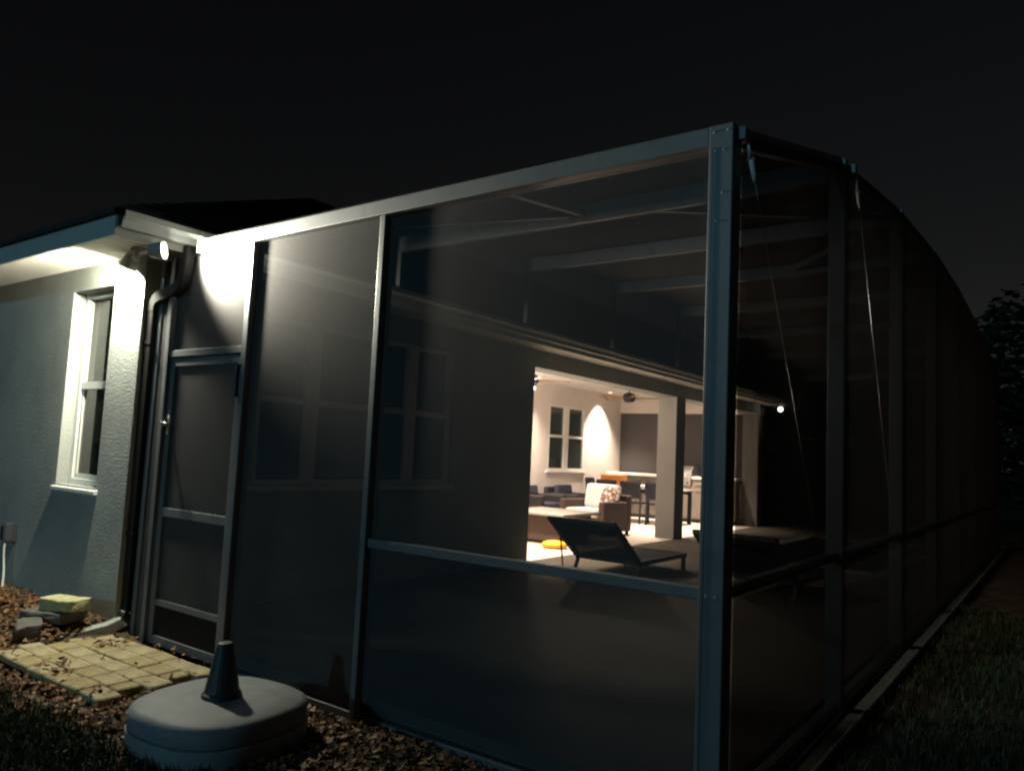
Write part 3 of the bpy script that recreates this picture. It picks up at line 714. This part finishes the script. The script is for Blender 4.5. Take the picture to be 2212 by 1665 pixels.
for o in dk.children:
    if o.name.startswith('back_cushion'): o.scale = (1, .7, .45)
dup(dk, (-3.0, 11.25, F0), R(90), 'dark wicker armchair with charcoal cushions under the lanai window', 'lanai armchairs')
bm = B(); bmesh.ops.create_uvsphere(bm, u_segments=16, v_segments=10, radius=1)
for v in bm.verts: v.co = Vector((math.copysign(abs(v.co.x)**.6, v.co.x)*.22, v.co.y*.075, math.copysign(abs(v.co.z)**.6, v.co.z)*.19))
o = obj('throw_pillow', bm, 'pattern', smooth=True); o.location = (-1.15, 9.62, F0+.68); o.rotation_euler = (R(-18), R(8), R(-14)); tag(o, 'patterned throw pillow leaning on the white cushioned armchair', 'pillow')
bm = B(); bmesh.ops.create_uvsphere(bm, u_segments=20, v_segments=10, radius=1)
for v in bm.verts: v.co = Vector((v.co.x*.20, v.co.y*.14, max(v.co.z, -.7)*.07))
o = obj('pool_float', bm, 'yellow', smooth=True); o.location = (-.56, 6.82, F0+.05); o.rotation_euler = (0, 0, R(30)); tag(o, 'yellow foam float lying on the floor by the coffee table', 'float')
# dining table and chairs
dt = thing('dining_table', 'long dark patio dining table in front of the outdoor kitchen', 'dining table', (-2.05, 12.95, F0))
rbox('table_top', (-1.0, -.42, .73), (1.0, .42, .765), 'tabletop', dt, .008)
for sx in (-1, 1):
    for sy in (-1, 1): bx('leg', (sx*.92-.035, sy*.34-.035, 0), (sx*.92+.035, sy*.34+.035, .729), 'darkmetal', dt)
bm = B(); box(bm, (-.9, -.32, .66), (.9, -.29, .729)); box(bm, (-.9, .29, .66), (.9, .32, .729)); obj('apron', bm, 'darkmetal', dt)
def dchair(label, loc, rz, grp):
    t = thing('dining_chair', label, 'dining chair', loc, rz, grp)
    rbox('seat', (-.23, -.22, .43), (.23, .22, .465), 'sling', t, .01)
    for sx in (-1, 1):
        bm = B(); bar(bm, (sx*.22, .21, 0), (sx*.22, .21, .43), .035, .035, (0,1,0)); obj('leg', bm, 'darkmetal', t)
        bm = B(); bar(bm, (sx*.22, -.25, 0), (sx*.22, -.22, .46), .035, .035, (0,1,0)); bar(bm, (sx*.22, -.22, .46), (sx*.22, -.30, .90), .035, .035, (0,1,0)); obj('leg', bm, 'darkmetal', t)
        bm = B(); bar(bm, (sx*.25, -.24, .66), (sx*.25, .20, .66), .035, .025); bar(bm, (sx*.25, .20, .0), (sx*.25, .20, .65), .025, .025, (0,1,0)); obj('armrest', bm, 'darkmetal', t)
    bm = B(); bar(bm, (-.21, -.25, .56), (.21, -.25, .56), .02, .04); bar(bm, (-.21, -.30, .89), (.21, -.30, .89), .025, .05); obj('back_rail', bm, 'darkmetal', t)
    bm = B(); q = [(-.2, -.255, .58), (.2, -.255, .58), (.2, -.298, .87), (-.2, -.298, .87)]
    loft(bm, [[bm.verts.new((x, y-.006, z)) for x, y, z in q], [bm.verts.new((x, y+.006, z)) for x, y, z in q]]); obj('back_sling', bm, 'sling', t)
    bm = B(); bar(bm, (-.2, .21, .18), (.2, .21, .18), .02, .025); bar(bm, (-.2, -.24, .18), (.2, -.24, .18), .02, .025); obj('stretcher', bm, 'darkmetal', t)
    return t
GD = 'chairs round the dining table'
d1 = dchair('dark patio dining chair second from the column, back to the pool', (-1.98, 12.28, F0), R(4), GD)
dup(d1, (-1.36, 12.30, F0), R(-7), 'dark patio dining chair right beside the first column', GD)
dup(d1, (-2.62, 12.32, F0), R(10), 'dark patio dining chair farthest from the column, behind the white armchair', GD)
dup(d1, (-3.22, 12.95, F0), R(-85), 'dark dining chair at the head of the table by the back wall', GD)
o = rbox('storage_crate', (-.26, -.16, 0), (.26, .16, .25), 'wood', None, .015); o.location = (-2.76, 12.72, F0+.766); tag(o, 'bright orange storage crate on the dining table end', 'crate')
bm = B(); loft(bm, [[bm.verts.new((sx*x, sy*y, z)) for sx, sy in ((-1,-1),(1,-1),(1,1),(-1,1))] for x, y, z in ((.19, .12, 0), (.23, .16, .045), (.22, .15, .045), (.18, .11, .012))])
o = obj('serving_tray', bm, 'counter', bevel=.004); o.location = (-2.10, 12.80, F0+.766); tag(o, 'white serving tray beside the orange crate', 'tray')
# outdoor kitchen
ok = thing('outdoor_kitchen', 'outdoor kitchen counter with pale stone top along the lanai end', 'kitchen counter', (0, 13.85, F0))
rbox('base', (-3.58, .05, .08), (-1.92, .60, 1.0), 'stonebase', ok, .008); rbox('base', (-1.34, .05, .08), (-.40, .60, 1.0), 'cabinet', ok, .008)
rbox('base', (-1.915, .05, .08), (-1.345, .60, .82), 'cabinet', ok, .008)
bx('toe_kick', (-3.55, .10, 0), (-.44, .58, .08), 'black', ok)
rbox('countertop', (-3.59, 0, 1.001), (-1.93, .64, 1.055), 'counter', ok, .008); rbox('countertop', (-1.33, 0, 1.001), (-.36, .64, 1.055), 'counter', ok, .008)
for x0, x1, z0, z1, hz in ((-1.30, -.88, .84, .97, .9), (-1.30, -.88, .12, .82, .76), (-.86, -.44, .84, .97, .9), (-.86, -.44, .12, .82, .76), (-1.88, -1.38, .12, .79, .73)):
    dd = rbox('cabinet_door', (x0, .028, z0), (x1, .049, z1), 'cabinet', ok, .004)
    bm = B(); tube(bm, [(x0+.06, .005, hz), (x1-.06, .005, hz)], .008, 8); obj('handle', bm, 'inox', dd, smooth=True)
gr = thing('barbecue_grill', 'stainless steel barbecue grill with closed hood set in the counter', 'grill', (-1.63, 13.87, F0+.83))
rbox('firebox', (-.27, .0, 0), (.27, .52, .16), 'inox', gr, .01)
bm = B(); pr = [(.03, .165), (.52, .165), (.52, .40), (.42, .47), (.20, .47), (.06, .36)]
loft(bm, [[bm.verts.new((x, y, z)) for y, z in pr] for x in (-.27, .27)]); hd = obj('hood', bm, 'inox', gr, bevel=.015)
bm = B(); tube(bm, [(-.22, .005, .25), (.22, .005, .25)], .011, 8); tube(bm, [(-.2, .005, .25), (-.2, .05, .26)], .008, 6); tube(bm, [(.2, .005, .25), (.2, .05, .26)], .008, 6); obj('handle', bm, 'inox', hd, smooth=True)
for x in (-.18, -.06, .06, .18):
    bm = B(); loft(bm, [ring(bm, (x, -.002, .08), (0,-1,0), .024, 12), ring(bm, (x, -.03, .08), (0,-1,0), .019, 12)]); obj('knob', bm, 'black', gr)
# ceiling fans
def fan(label, loc, rz, lit):
    t = thing('ceiling_fan', label, 'ceiling fan', loc, rz, 'lanai ceiling fans')
    bm = B(); lathe(bm, [(.075, 0), (.07, -.03), (.03, -.05)], n=18); obj('canopy', bm, 'darkmetal', t, smooth=True)
    bm = B(); tube(bm, [(0,0,-.04), (0,0,-.24)], .014, 10); obj('downrod', bm, 'darkmetal', t, smooth=True)
    bm = B(); lathe(bm, [(.03, -.21), (.10, -.23), (.135, -.27), (.135, -.35), (.11, -.39), (.06, -.416), (.01, -.42)], n=22); obj('motor', bm, 'darkmetal', t, smooth=True)
    for k in range(5):
        a = 2*math.pi*k/5; bm = B(); rs = []
        for r, w in ((.09, .03), (.17, .035), (.20, .055), (.45, .068), (.64, .070), (.675, .045)):
            rs.append([bm.verts.new(Matrix.Rotation(a, 4, 'Z') @ Vector((r, s*w, -.325 + s*.014 + dz))) for s, dz in ((-1, -.004), (1, -.004), (1, .004), (-1, .004))])
        loft(bm, rs); obj('blade', bm, 'fanwood', t)
    if lit:
        bm = B(); lathe(bm, [(.03, -.418), (.075, -.43), (.085, -.465), (.06, -.50), (.01, -.515)], n=20); obj('light_globe', bm, 'globe', t, smooth=True)
        l = bpy.data.lights.new('fan_lamp', 'POINT'); l.energy = 420; l.color = (1.0, .82, .68); l.shadow_soft_size = .09
        o = bpy.data.objects.new('fan_lamp', l); COL.objects.link(o); o.location = (loc[0], loc[1], loc[2]-.62)
    return t
fan('dark ceiling fan with wooden blades hanging near the column', (-1.70, 11.30, LZ), R(20), 0)
fan('ceiling fan cut off by the wall edge, one wooden blade showing', (-1.75, 7.72, LZ), R(32), 1)
# recessed downlights
GL = 'recessed lanai downlights'
def down(loc, label, power, ang=115, tgt=None, col=(1.0, .82, .68)):
    t = thing('recessed_light', label, 'recessed light', loc, 0, GL)
    bm = B(); lathe(bm, [(.085, 0), (.088, -.006), (.066, -.010), (.064, -.002)], n=24); obj('trim_ring', bm, 'trim', t)
    bm = B(); lathe(bm, [(.062, -.0015), (.06, -.004)], n=24); obj('lens', bm, 'led_warm', t)
    spot('downlight', (loc[0], loc[1], loc[2]-.02), tgt or (loc[0], loc[1], 0), power, col, ang, .8, .06)
down((-.75, 6.05, LZ), 'round downlight in the lanai ceiling over the coffee table', 2200, 86)
down((-1.25, 11.0, LZ), 'round downlight in the lanai ceiling by the first column', 2200, 86)
down((-3.28, 13.35, LZ), 'round downlight close to the lanai back wall corner', 1900, 95)
down((-1.0, 13.1, LZ), 'round downlight in front of the barbecue grill', 1900, 86)
down((-3.05, 9.85, LZ), 'round downlight over the dark armchair by the back wall', 1200, 120)
